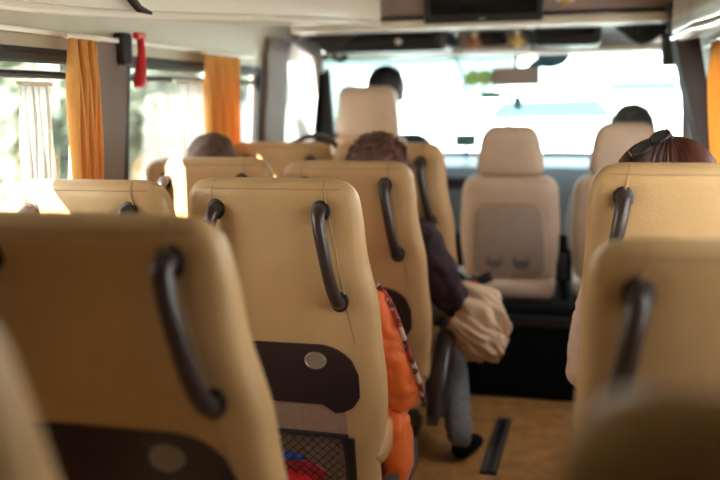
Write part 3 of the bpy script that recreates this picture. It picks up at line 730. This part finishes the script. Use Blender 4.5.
def person(label, hip, head, arms, legs, top_mat, leg_mat, shoe_mat, hair, s=1.0, group=None, bulk=1.0, disp=0.006):
    """hip, head: points; arms: (shoulder, elbow, wrist, handdir) for right and left; legs: (knee, ankle, toe)"""
    hip, head = Vector(hip), Vector(head)
    t = thing('person', label, 'person', hip, 0, group)
    L = lambda p: Vector(p)-hip
    H = L(head); sh_mid = (L(arms[0][0])+L(arms[1][0]))/2
    V = [Vector((0, 0, 0.06*s))]; E = []; R = [(0.13*s, 0.10*s)]
    belly = V[0].lerp(sh_mid, 0.45); chest = V[0].lerp(sh_mid, 0.85)
    b1 = chain(V, E, R, 0, [belly, chest], [(0.115*s, 0.085*s), (0.115*s, 0.085*s)])
    nk = sh_mid+(H-sh_mid)*0.35
    n1 = chain(V, E, R, b1, [nk, H+Vector((0, 0.015*s, -0.055*s)), H+Vector((0, 0.0, 0.02*s)), H+Vector((0, -0.005, 0.062*s))], [0.055*s, 0.066*s, 0.083*s, 0.058*s])
    chain(V, E, R, n1-2, [H+Vector((0, 0.085*s, -0.03*s))], [0.022*s])         # nose
    islands = [0]
    for sh, el, wr, hd in arms:
        sh, el, wr = L(sh), L(el), L(wr); hd = Vector(hd).normalized()
        w = chain(V, E, R, b1, [sh, sh.lerp(el, 0.5), el, el.lerp(wr, 0.5), wr, wr+hd*0.05*s], [0.040*s, 0.042*s, 0.038*s, 0.036*s, 0.028*s, (0.036*s, 0.020*s)])
        pal = chain(V, E, R, w, [wr+hd*0.085*s], [(0.038*s, 0.018*s)])
        side = hd.cross(Vector((0, 0, 1))); side = side.normalized() if side.length > 0.1 else Vector((1, 0, 0))
        dn = side.cross(hd).normalized(); dn = dn if dn.z < 0 else -dn
        for k, ln in enumerate((0.062, 0.075, 0.070, 0.055)):
            b0 = wr+hd*0.075*s+side*(k-1.5)*0.019*s; i0 = len(V); V.append(b0); R.append(0.0085*s); islands.append(i0)
            chain(V, E, R, i0, [b0+hd*ln*0.5*s, b0+hd*ln*0.85*s+dn*0.012*s, b0+hd*ln*1.05*s+dn*0.035*s], [0.0088*s, 0.0082*s, 0.007*s])
        b0 = wr+hd*0.03*s-side*0.022*s; i0 = len(V); V.append(b0); R.append(0.011*s); islands.append(i0)
        chain(V, E, R, i0, [b0+hd*0.03*s-side*0.022*s, b0+hd*0.06*s-side*0.026*s+dn*0.012*s], [0.010*s, 0.008*s])
    for sg, (kn, an, to) in zip((1, -1), legs):
        chain(V, E, R, 0, [Vector((sg*0.085*s, 0.02, 0.045*s)), L(kn), L(kn).lerp(L(an), 0.45), L(an)], [0.085*s, 0.058*s, 0.054*s, 0.036*s])
    body = skin_obj('body', V, E, R, M['skin'], t, roots=islands)
    # clothing
    V = [Vector((0, 0, 0.03*s))]; E = []; R = [(0.150*s, 0.118*s)]
    b1 = chain(V, E, R, 0, [belly, chest, sh_mid+(H-sh_mid)*0.16], [(0.145*s, 0.112*s), (0.150*s, 0.112*s), (0.075*s, 0.070*s)])-1
    for sh, el, wr, hd in arms:
        sh, el, wr = L(sh), L(el), L(wr)
        chain(V, E, R, b1, [sh, sh.lerp(el, 0.5), el, el.lerp(wr, 0.5), el.lerp(wr, 0.95)], [0.070*s*bulk, 0.066*s*bulk, 0.060*s*bulk, 0.052*s*bulk, 0.044*s*bulk])
    skin_obj('jacket', V, E, R, top_mat, t, sub=3, disp=disp, dscale=11)
    V = [Vector((0, 0.0, 0.05*s))]; E = []; R = [(0.14*s, 0.11*s)]
    for sg, (kn, an, to) in zip((1, -1), legs):
        chain(V, E, R, 0, [Vector((sg*0.09*s, 0.03, 0.05*s)), L(kn), L(kn).lerp(L(an), 0.45), L(kn).lerp(L(an), 1.06)], [0.095*s, 0.068*s, 0.064*s, 0.052*s])
    skin_obj('trousers', V, E, R, leg_mat, t, disp=disp*0.6, dscale=12)
    for kn, an, to in legs:
        an, to = L(an), L(to); d = (to-an); d.z = 0; d.normalize(); z0 = -hip.z
        heel = an-d*0.045*s; V = [Vector((heel.x, heel.y, z0+0.045*s)), Vector((an.x, an.y, z0+0.05*s))+d*0.03*s, Vector((an.x, an.y, z0+0.036*s))+d*0.11*s, Vector((an.x, an.y, z0+0.032*s))+d*0.175*s, Vector((an.x, an.y, z0+0.09*s))]
        skin_obj('shoe', V, [(0, 1), (1, 2), (2, 3), (1, 4)], [(0.036*s, 0.042*s), (0.044*s, 0.046*s), (0.044*s, 0.034*s), (0.036*s, 0.026*s), 0.045*s], shoe_mat, t)
    for sg in (-1, 1):
        e_ = MB().ell(H+Vector((sg*0.031*s, 0.066*s, -0.005*s)), (0.012*s, 0.012*s, 0.011*s), 12, 8).build('eye', M['eye'], body)
        MB().ell(H+Vector((sg*0.084*s, -0.005*s, -0.02*s)), (0.010*s, 0.020*s, 0.032*s), 12, 8).build('ear', M['skin'], body)
    MB().tube([H+Vector((-0.026*s, 0.070*s, -0.072*s)), H+Vector((0, 0.080*s, -0.073*s)), H+Vector((0.026*s, 0.070*s, -0.072*s))], [0.003*s, 0.006*s, 0.003*s], 8).build('mouth', mat('lips', (0.45, 0.16, 0.13), 0.5), body)
    hair(H, s, t)
    return t
def hair_cap(m, amp=0.006, scale=30, r=(0.098, 0.108, 0.108), name='hair', off=(0, -0.014, 0.022)):
    def f(H, s, t):
        def fn(p):
            n = p.normalized()
            cut = 0.0
            if n.y > 0.35 and n.z < 0.35: cut = -0.03*s*min(1, (n.y-0.35)*3)
            return p*(1+cut/p.length)+n*amp*s*noise.fractal(p*scale, 0.9, 2.0, 4)
        return MB().ell(H+Vector(off)*s, [q*s for q in r], 56, 36, fn=fn).build(name, m, t, sharp=3.1)
    return f
def hair_curly(H, s, t):
    o = hair_cap(M['hair_curly'], 0.014, 26, (0.106, 0.112, 0.108))(H, s, t)
    mb = MB(); rnd = random.Random(4)
    for k in range(170):
        z = rnd.uniform(-0.35, 1); a = rnd.uniform(0, 2*PI); q = math.sqrt(1-z*z); n = Vector((q*math.cos(a), q*math.sin(a), z))
        if n.y > 0.55 and n.z < 0.4: continue
        c = H+Vector((0, -0.014, 0.022))*s+Vector((n.x*0.108, n.y*0.113, n.z*0.108))*s
        u = n.orthogonal().normalized(); v = n.cross(u); r0 = rnd.uniform(0.008, 0.015); ph = rnd.uniform(0, 6)
        mb.tube([c+(u*math.cos(ph+j*0.75)+v*math.sin(ph+j*0.75))*r0+n*(0.0025*j-0.006) for j in range(9)], [0.0045]*8+[0.002], 6)
    mb.build('curl', M['hair_curly'], o)
def hair_long(H, s, t):
    o = hair_cap(M['hair_red'], 0.003, 20, (0.122, 0.118, 0.108), off=(0, -0.014, 0.026))(H, s, t)
    mb = MB(); rnd = random.Random(9); C = H+Vector((0, -0.014, 0.026))*s
    for k in range(900):
        az = rnd.uniform(-0.30*PI, 1.30*PI)+PI          # all round the back and the sides
        d = Vector((math.cos(az), math.sin(az), 0)); jit = rnd.uniform(0.0, 0.006); wob = rnd.uniform(0, 6); a1 = rnd.uniform(0.0, 0.25); pts = []
        ln = rnd.uniform(0.13, 0.18)
        for j in range(13):
            f = j/12
            if f < 0.6:
                th = a1+(PI/2-a1)*(f/0.6); p = Vector((d.x*math.sin(th)*(0.124+jit), d.y*math.sin(th)*(0.118+jit)-0.012*math.cos(th), math.cos(th)*(0.110+jit)))
            else:
                q = (f-0.6)/0.4; p = Vector((d.x*(0.124+jit-0.01*q), d.y*(0.118+jit-0.02*q), -ln*q))
            p += Vector((0.0015*math.sin(wob+j), 0.0015*math.cos(wob*2+j), 0))
            pts.append(C+p*s)
        mb.tube(pts, [0.0008]+[0.0022]*11+[0.0008], 4)
    mb.build('strands', M['hair_red'], o)
def seat_person_legs(x, y, z, s=1.0, spread=0.09, fwd=0.40, ydrop=0.42):
    return [((x+spread, y+fwd, z+0.09), (x+spread, y+ydrop, 0.08), (x+spread, y+ydrop+0.15, 0.02)), ((x-spread, y+fwd, z+0.09), (x-spread, y+ydrop, 0.08), (x-spread, y+ydrop+0.15, 0.02))]
def std_arms(x, y, zs, w=0.18, z_el=0.26, fwd=0.10):
    return [((x+w, y, zs), (x+w+0.04, y+fwd, zs-z_el), (x+w-0.06, y+0.30, zs-z_el-0.02), (-0.3, 1, -0.1)), ((x-w, y, zs), (x-w-0.04, y+fwd, zs-z_el), (x-w+0.06, y+0.30, zs-z_el-0.02), (0.3, 1, -0.1))]

# child in the orange jacket
t = person('person in an orange jacket, arm bulging past the focused seat', (-0.72, 2.40, 0.45), (-0.70, 2.36, 0.955),
       [((-0.560, 2.35, 0.73), (-0.470, 2.36, 0.455), (-0.55, 2.60, 0.43), (-0.2, 1, 0)), ((-0.86, 2.38, 0.745), (-0.92, 2.42, 0.52), (-0.82, 2.62, 0.47), (0.3, 1, 0))],
       seat_person_legs(-0.72, 2.40, 0.40, 0.85, 0.08, 0.33, 0.36), M['orange_cloth'], M['jeans'], M['black'], hair_cap(M['hair_brown'], 0.006), 0.80, bulk=1.25, disp=0.016)
O = Vector((-0.72, 2.40, 0.45))
MB().tube([Vector(p)-O for p in spline([(-0.540, 2.345, 0.795), (-0.497, 2.335, 0.74), (-0.456, 2.335, 0.63), (-0.424, 2.345, 0.53), (-0.406, 2.36, 0.45)], 8)], [0.0085]*33, 10).build('patterned_trim', M['trim'], t)
hm = MB().ell(Vector((-0.490, 2.36, 0.300))-O, (0.050, 0.07, 0.115), 40, 28, fn=lambda p: Vector((math.copysign(abs(p.x/0.05)**0.75, p.x)*0.05, p.y, math.copysign(abs(p.z/0.115)**0.75, p.z)*0.115))*(1+0.16*noise.noise(p*18)+0.06*(0.5-abs(noise.noise(Vector((p.x*50, p.y*40, p.z*9))))*2)))
hm.build('jacket_hem', M['orange_cloth'], t)
# curly-haired passenger
t = person('person with curly chestnut hair in a dark purple top', (-0.73, 3.14, 0.45), (-0.69, 3.04, 1.07),
       [((-0.52, 3.02, 0.82), (-0.435, 3.07, 0.60), (-0.42, 3.30, 0.50), (-0.1, 1, 0)), ((-0.90, 3.04, 0.82), (-0.95, 3.08, 0.60), (-0.84, 3.34, 0.50), (0.3, 1, 0))],
       [((-0.50, 3.48, 0.47), (-0.375, 2.96, 0.085), (-0.33, 3.10, 0.02)), ((-0.82, 3.53, 0.47), (-0.80, 3.18, 0.08), (-0.80, 3.33, 0.02))],
       M['purple_cloth'], M['jeans'], M['black_cloth'], hair_curly, 0.97, bulk=1.2, disp=0.016)
person('person with short brown hair in the middle window seat', (-1.25, 3.00, 0.45), (-1.305, 2.96, 1.085), std_arms(-1.25, 2.96, 0.80, 0.165), seat_person_legs(-1.25, 2.96, 0.42, 1.0, 0.08, 0.36, 0.39), M['grey_cloth'], M['jeans'], M['black'], hair_cap(M['hair_brown'], 0.006), 0.95)
person('person with auburn hair and sunglasses pushed up on the head', (0.27, 2.40, 0.48), (0.232, 2.31, 1.088),
       [((0.46, 2.36, 0.84), (0.51, 2.44, 0.58), (0.42, 2.68, 0.56), (-0.3, 1, 0)), ((0.085, 2.34, 0.82), (0.045, 2.36, 0.55), (0.14, 2.64, 0.53), (0.3, 1, 0))],
       seat_person_legs(0.27, 2.40, 0.45), M['pink_cloth'], M['jeans'], M['black'], hair_long, 0.97)
person('driver in black cap and navy shirt behind the broad tan headrest', (-0.95, 4.32, 0.57), (-0.915, 4.22, 1.358),
       [((-0.74, 4.24, 1.10), (-0.68, 4.38, 0.90), (-0.80, 4.62, 0.98), (-0.3, 1, 0.2)), ((-1.12, 4.24, 1.10), (-1.19, 4.38, 0.90), (-1.08, 4.62, 0.98), (0.3, 1, 0.2))],
       [((-0.84, 4.70, 0.60), (-0.82, 4.84, 0.09), (-0.82, 5.0, 0.03)), ((-1.06, 4.70, 0.60), (-1.08, 4.84, 0.09), (-1.08, 5.0, 0.03))], M['dark_cloth'], M['jeans'], M['black'], hair_cap(M['hair_black'], 0.003, name='cap'), 1.0)
person('front passenger with dark grey hair above the right cab headrest', (0.24, 4.20, 0.53), (0.258, 4.12, 1.16), std_arms(0.24, 4.14, 0.88, 0.18), [((0.33, 4.60, 0.56), (0.33, 4.66, 0.09), (0.33, 4.8, 0.03)), ((0.15, 4.60, 0.56), (0.15, 4.66, 0.09), (0.15, 4.8, 0.03))], M['grey_cloth'], M['jeans'], M['black'], hair_cap(M['hair_grey'], 0.005), 1.0)

# sunglasses resting on the auburn hair
gn = Vector((-0.38, -0.55, 0.74)).normalized(); gx = Vector((0.80, 0.22, 0.36)); gx = (gx-gn*gx.dot(gn)).normalized(); gz = gx.cross(-gn)
t = thing('sunglasses', 'black sunglasses with gold hinge resting on the auburn hair', 'sunglasses', Vector((0.232, 2.296, 1.114))+gn*0.131+gx*0.0)
t.scale = (0.78, 0.78, 0.78)
Rg = Matrix((gx, -gn, gz)).transposed()
fm = MB()
for cx in (-0.036, 0.036):
    ring = [Rg @ Vector((cx+0.031*math.copysign(abs(math.cos(2*PI*k/28))**0.8, math.cos(2*PI*k/28)), 0.0+0.004*math.cos(2*PI*k/28)**2, 0.024*math.copysign(abs(math.sin(2*PI*k/28))**0.8, math.sin(2*PI*k/28)))) for k in range(29)]
    fm.tube(ring, 0.004, 8)
fm.tube([Rg @ Vector(p) for p in ((-0.008, 0, 0.010), (0, -0.002, 0.013), (0.008, 0, 0.010))], 0.004, 8)
fr_ = fm.build('frame', M['black'], t)
for cx in (-0.036, 0.036):
    MB().ell((0, 0, 0), (0.030, 0.003, 0.023), 24, 12, rot=Rg).build('lens', M['lens'], t).location = Rg @ Vector((cx, 0, 0))
for sg in (-1, 1):
    a = MB().tube([Rg @ Vector(p) for p in ((sg*0.067, 0.0, 0.010), (sg*0.075, 0.05, 0.0), (sg*0.078, 0.09, -0.030), (sg*0.078, 0.12, -0.06))], [0.006, 0.005, 0.004, 0.003], 8).build('temple', M['black'], t)
    MB().tube([Rg @ Vector((sg*0.067, -0.003, 0.012)), Rg @ Vector((sg*0.070, -0.003, -0.016))], 0.0025, 8).build('hinge', M['gold'], a)

# beige coat lying over the arm and hanging into the aisle
t = thing('coat', 'crumpled beige coat hanging over the knee into the aisle', 'coat', (-0.36, 3.18, 0.46))
def crumple(mb, path, rads, seed, amp=0.22, seg=72, flat=0.7):
    pts = spline(path, 12); n = len(pts); rr = spline([(r, 0, 0) for r in rads], 12); rings = []
    for i, p in enumerate(pts):
        tg = (pts[min(i+1, n-1)]-pts[max(i-1, 0)]).normalized(); x = tg.cross(Vector((0, 1, 0.2))).normalized(); y = tg.cross(x); ring = []
        for k in range(seg):
            a = 2*PI*k/seg; d = Vector((math.cos(a), math.sin(a), 0)); f = i/n
            q = 1+amp*noise.noise(Vector((d.x*1.6+seed, d.y*1.6, f*2.2)))
            q += amp*1.1*(0.5-abs(noise.noise(Vector((d.x*1.7+seed+f*2.0, d.y*1.7+f, f*2.0+7.1))))*2.0)
            q += amp*0.22*(0.5-abs(noise.noise(Vector((d.x*5+seed, d.y*5+f*4, f*7+3.1))))*2.0)
            ring.append(p+(x*d.x+y*d.y*flat)*rr[i].x*q)
        rings.append(ring)
    mb.rings(rings); return mb
O = Vector((-0.36, 3.18, 0.46))
crumple(MB(), [Vector(p)-O for p in ((-0.47, 3.22, 0.515), (-0.40, 3.18, 0.545), (-0.33, 3.16, 0.52), (-0.27, 3.16, 0.46), (-0.245, 3.16, 0.42))], [0.05, 0.075, 0.085, 0.07, 0.03], 1.0, 0.42).build('coat_body', M['beige_cloth'], t, sharp=3.1)
crumple(MB(), [Vector(p)-O for p in ((-0.42, 3.12, 0.50), (-0.36, 3.10, 0.455), (-0.29, 3.11, 0.41), (-0.235, 3.12, 0.385))], [0.045, 0.05, 0.055, 0.045], 4.3, 0.34).build('sleeve', M['beige_cloth'], t, sharp=3.1)
crumple(MB(), [Vector(p)-O for p in ((-0.40, 3.14, 0.44), (-0.35, 3.14, 0.38), (-0.31, 3.15, 0.335))], [0.05, 0.045, 0.02], 8.7, 0.4).build('lining', M['beige_cloth'], t, sharp=3.1)
# bag in the net pocket
t = thing('pouch', 'red and blue pouch stuffed in the black net pocket', 'pouch', (AX-0.01, 2.115, 0.262))
MB().ell((0.0, 0.01, 0.04), (0.12, 0.026, 0.055), 28, 16).build('pouch_body', M['red'], t)
MB().ell((-0.03, 0.012, 0.088), (0.115, 0.024, 0.024), 28, 16).build('flap', M['blue'], t)

# ------------------------------------------------------------------ outside
struct(MB().box((0, 20, -0.65), (140, 140, 0.1)).build('ground', M['ground']))
lawn = MB(); lawn.box((-24, 10, -0.585), (42.4, 60, 0.03)); struct(lawn.build('field', M['grass']))
def tree(label, x, y, h, r, seed, m, group):
    t = thing('tree', label, 'tree', (x, y, -0.57), 0, group); rnd = random.Random(seed)
    tr = MB().tube([(0, 0, 0), (0.05, 0.02, h*0.35), (0.0, 0.0, h*0.7)], [0.16, 0.11, 0.05], 10)
    for k in range(5):
        a = rnd.uniform(0, 6.28); tr.tube([(0.03, 0, h*0.35), (math.cos(a)*r*0.6, math.sin(a)*r*0.6, h*0.65)], [0.06, 0.02], 7)
    tr.build('trunk', M['bark'], t)
    mb = MB()
    for k in range(2600):
        z = rnd.uniform(-1, 1); a = rnd.uniform(0, 2*PI); q = math.sqrt(1-z*z); rad = r*(0.55+0.45*rnd.random()**0.5)*(1+0.28*noise.noise(Vector((q*math.cos(a)*2+seed, q*math.sin(a)*2, z*2))))
        c = Vector((q*math.cos(a)*rad, q*math.sin(a)*rad, h*0.62+z*h*0.40*(rad/r)))
        u = Vector((rnd.uniform(-1, 1), rnd.uniform(-1, 1), rnd.uniform(-1, 1))).normalized(); v = u.orthogonal().normalized(); w = 0.10+0.10*rnd.random()
        mb.add([c-u*w, c+v*w*0.55, c+u*w, c-v*w*0.55], [(0, 1, 2, 3)])
    mb.build('foliage', m, t, smooth=False)
for i, (x, y, h, r) in enumerate([(-8.5, 5.5, 3.6, 1.7), (-11.8, 10.6, 4.6, 1.9), (-7.5, 13.0, 3.2, 1.6), (-13, 15.5, 5.0, 2.2), (-10, 20.5, 4.4, 2.0), (-16.5, 8.0, 5.2, 2.3), (-8.0, 9.4, 2.6, 1.2), (-5.6, 7.6, 2.0, 1.0), (-17.5, 12.6, 5.0, 1.9)]):
    tree('green roadside tree seen blurred through the left windows', x, y, h, r, i+3, M['leaf' if i % 2 else 'leaf_pale'], 'trees outside the left windows')
# parked white car ahead
t = thing('car', 'white car parked ahead, seen through the windshield', 'car', (-0.9, 15.0, -0.6), 0.25)
t.scale = (1.1, 1.1, 1.45)
prof_b = [(-2.1, 0.25), (-2.15, 0.6), (-2.0, 0.85), (-1.0, 0.95), (1.6, 0.98), (2.05, 0.9), (2.1, 0.3)]
mb = MB(); mb.prism(prof_b, 'y', -0.85, 0.85); bo = mb.build('car_body', M['white_paint'], t)
MB().prism([(-1.0, 0.95), (-0.35, 1.42), (1.05, 1.45), (1.75, 0.97)], 'y', -0.74, 0.74).build('cabin', M['white_paint'], t)
for sg in (-1, 1):
    MB().prism([(-0.72, 1.06), (-0.42, 1.28), (1.0, 1.30), (1.3, 1.06)], 'y', sg*0.745-0.01, sg*0.745+0.01).build('side_window', M['car_glass'], t)
    for x in (-1.35, 1.3):
        w = MB(); w.rings([[(x+math.cos(2*PI*k/28)*r, sg*0.80+d, 0.32+math.sin(2*PI*k/28)*r) for k in range(28)] for r, d in ((0.28, -0.1), (0.32, -0.07), (0.32, 0.07), (0.28, 0.1))]); w.build('wheel', M['black'], t)
M['aqua'] = mat('aqua_cladding', (0.050, 0.082, 0.088), 0.6, noise_scale=0.4, noise_amt=0.15)
a_ = thing('shed', 'pale aqua metal shed ahead of the driver, seen through the windshield', 'building', (-8.6, 29, -0.6))
MB().box((0, 0, 1.6), (13, 5, 3.2)).build('wall', M['aqua'], a_)
MB().prism([(-6.7, 3.2), (6.7, 3.2), (6.7, 3.4), (-6.7, 4.3)], 'y', -2.8, 2.8).build('roof', M['white_paint'], a_)
for x in (-4.5, 3.2): MB().box((x, -2.52, 1.35), (2.6, 0.08, 2.7)).build('door', M['white_paint'], a_)
b_ = thing('building', 'low white rendered building far ahead of the bus', 'building', (12.6, 34, -0.6))
MB().box((0, 0, 2.2), (26, 6, 4.4)).build('wall', M['render_wall'], b_)
MB().box((0, 0, 4.53), (26.6, 6.6, 0.25)).build('roof', M['cab_panel'], b_)
for x in (-11, 11): MB().box((x, -3.0, 2.2), (3.6, 0.08, 0.45)).build('window', M['car_glass'], b_)

# ------------------------------------------------------------------ light
w = bpy.data.worlds.new('sky'); S.world = w; w.use_nodes = True; nt = w.node_tree; nt.nodes.clear()
o = nt.nodes.new('ShaderNodeOutputWorld'); bg = nt.nodes.new('ShaderNodeBackground'); tc = nt.nodes.new('ShaderNodeTexCoord'); sp = nt.nodes.new('ShaderNodeSeparateXYZ'); rp = nt.nodes.new('ShaderNodeValToRGB')
nt.links.new(tc.outputs['Generated'], sp.inputs[0]); nt.links.new(sp.outputs['Z'], rp.inputs['Fac'])
rp.color_ramp.elements[0].position = 0.0; rp.color_ramp.elements[0].color = (1.0, 0.97, 0.92, 1); rp.color_ramp.elements[1].position = 0.8; rp.color_ramp.elements[1].color = (0.80, 0.88, 1.0, 1)
nt.links.new(rp.outputs['Color'], bg.inputs['Color']); bg.inputs['Strength'].default_value = 4.2; nt.links.new(bg.outputs[0], o.inputs['Surface'])
sun = bpy.data.lights.new('sun', 'SUN'); sun.energy = 30.0; sun.angle = 0.009; sun.color = (1.0, 0.93, 0.80)
so = bpy.data.objects.new('sun', sun); COL.objects.link(so)
so.rotation_euler = Vector((1.0, 2.3, -1.35)).to_track_quat('-Z', 'Y').to_euler()
def portal(loc, rot, sx, sy):
    l = bpy.data.lights.new('window_portal', 'AREA'); l.shape = 'RECTANGLE'; l.size = sx; l.size_y = sy; l.cycles.is_portal = True
    ob = bpy.data.objects.new('window_portal', l); COL.objects.link(ob); ob.location = loc; ob.rotation_euler = rot
for a, b2 in L_WIN: portal((-1.555, (a+b2)/2, 1.17), Vector((1, 0, 0)).to_track_quat('-Z', 'Y').to_euler(), b2-a, 0.66)
for a, b2 in R_WIN: portal((0.62, (a+b2)/2, 1.17), Vector((-1, 0, 0)).to_track_quat('-Z', 'Y').to_euler(), b2-a, 0.66)
portal((-0.43, 5.3, 1.25), Vector((0, -1, 0)).to_track_quat('-Z', 'Y').to_euler(), 2.0, 0.85)

# ------------------------------------------------------------------ camera
cd = bpy.data.cameras.new('camera'); cd.sensor_width = 36.0; cd.lens = 850/720*36; cd.clip_start = 0.02; cd.clip_end = 400
cam = bpy.data.objects.new('camera', cd); COL.objects.link(cam); S.camera = cam
rt = Vector((0.97021834, 0.24193218, -0.01204917)); up = Vector((-0.02843871, 0.16316356, 0.98618907)); fw = Vector((-0.24055686, 0.95647607, -0.16518452))
mw = Matrix((rt, up, -fw)).transposed().to_4x4(); mw.translation = (0, 0, 1.33); cam.matrix_world = mw
cd.dof.use_dof = True; cd.dof.focus_distance = 2.2; cd.dof.aperture_fstop = 1.3
S.view_settings.view_transform = 'Standard'; S.view_settings.look = 'None'; S.view_settings.gamma = 1.0; S.view_settings.use_curve_mapping = False
S.view_settings.exposure = 1.0
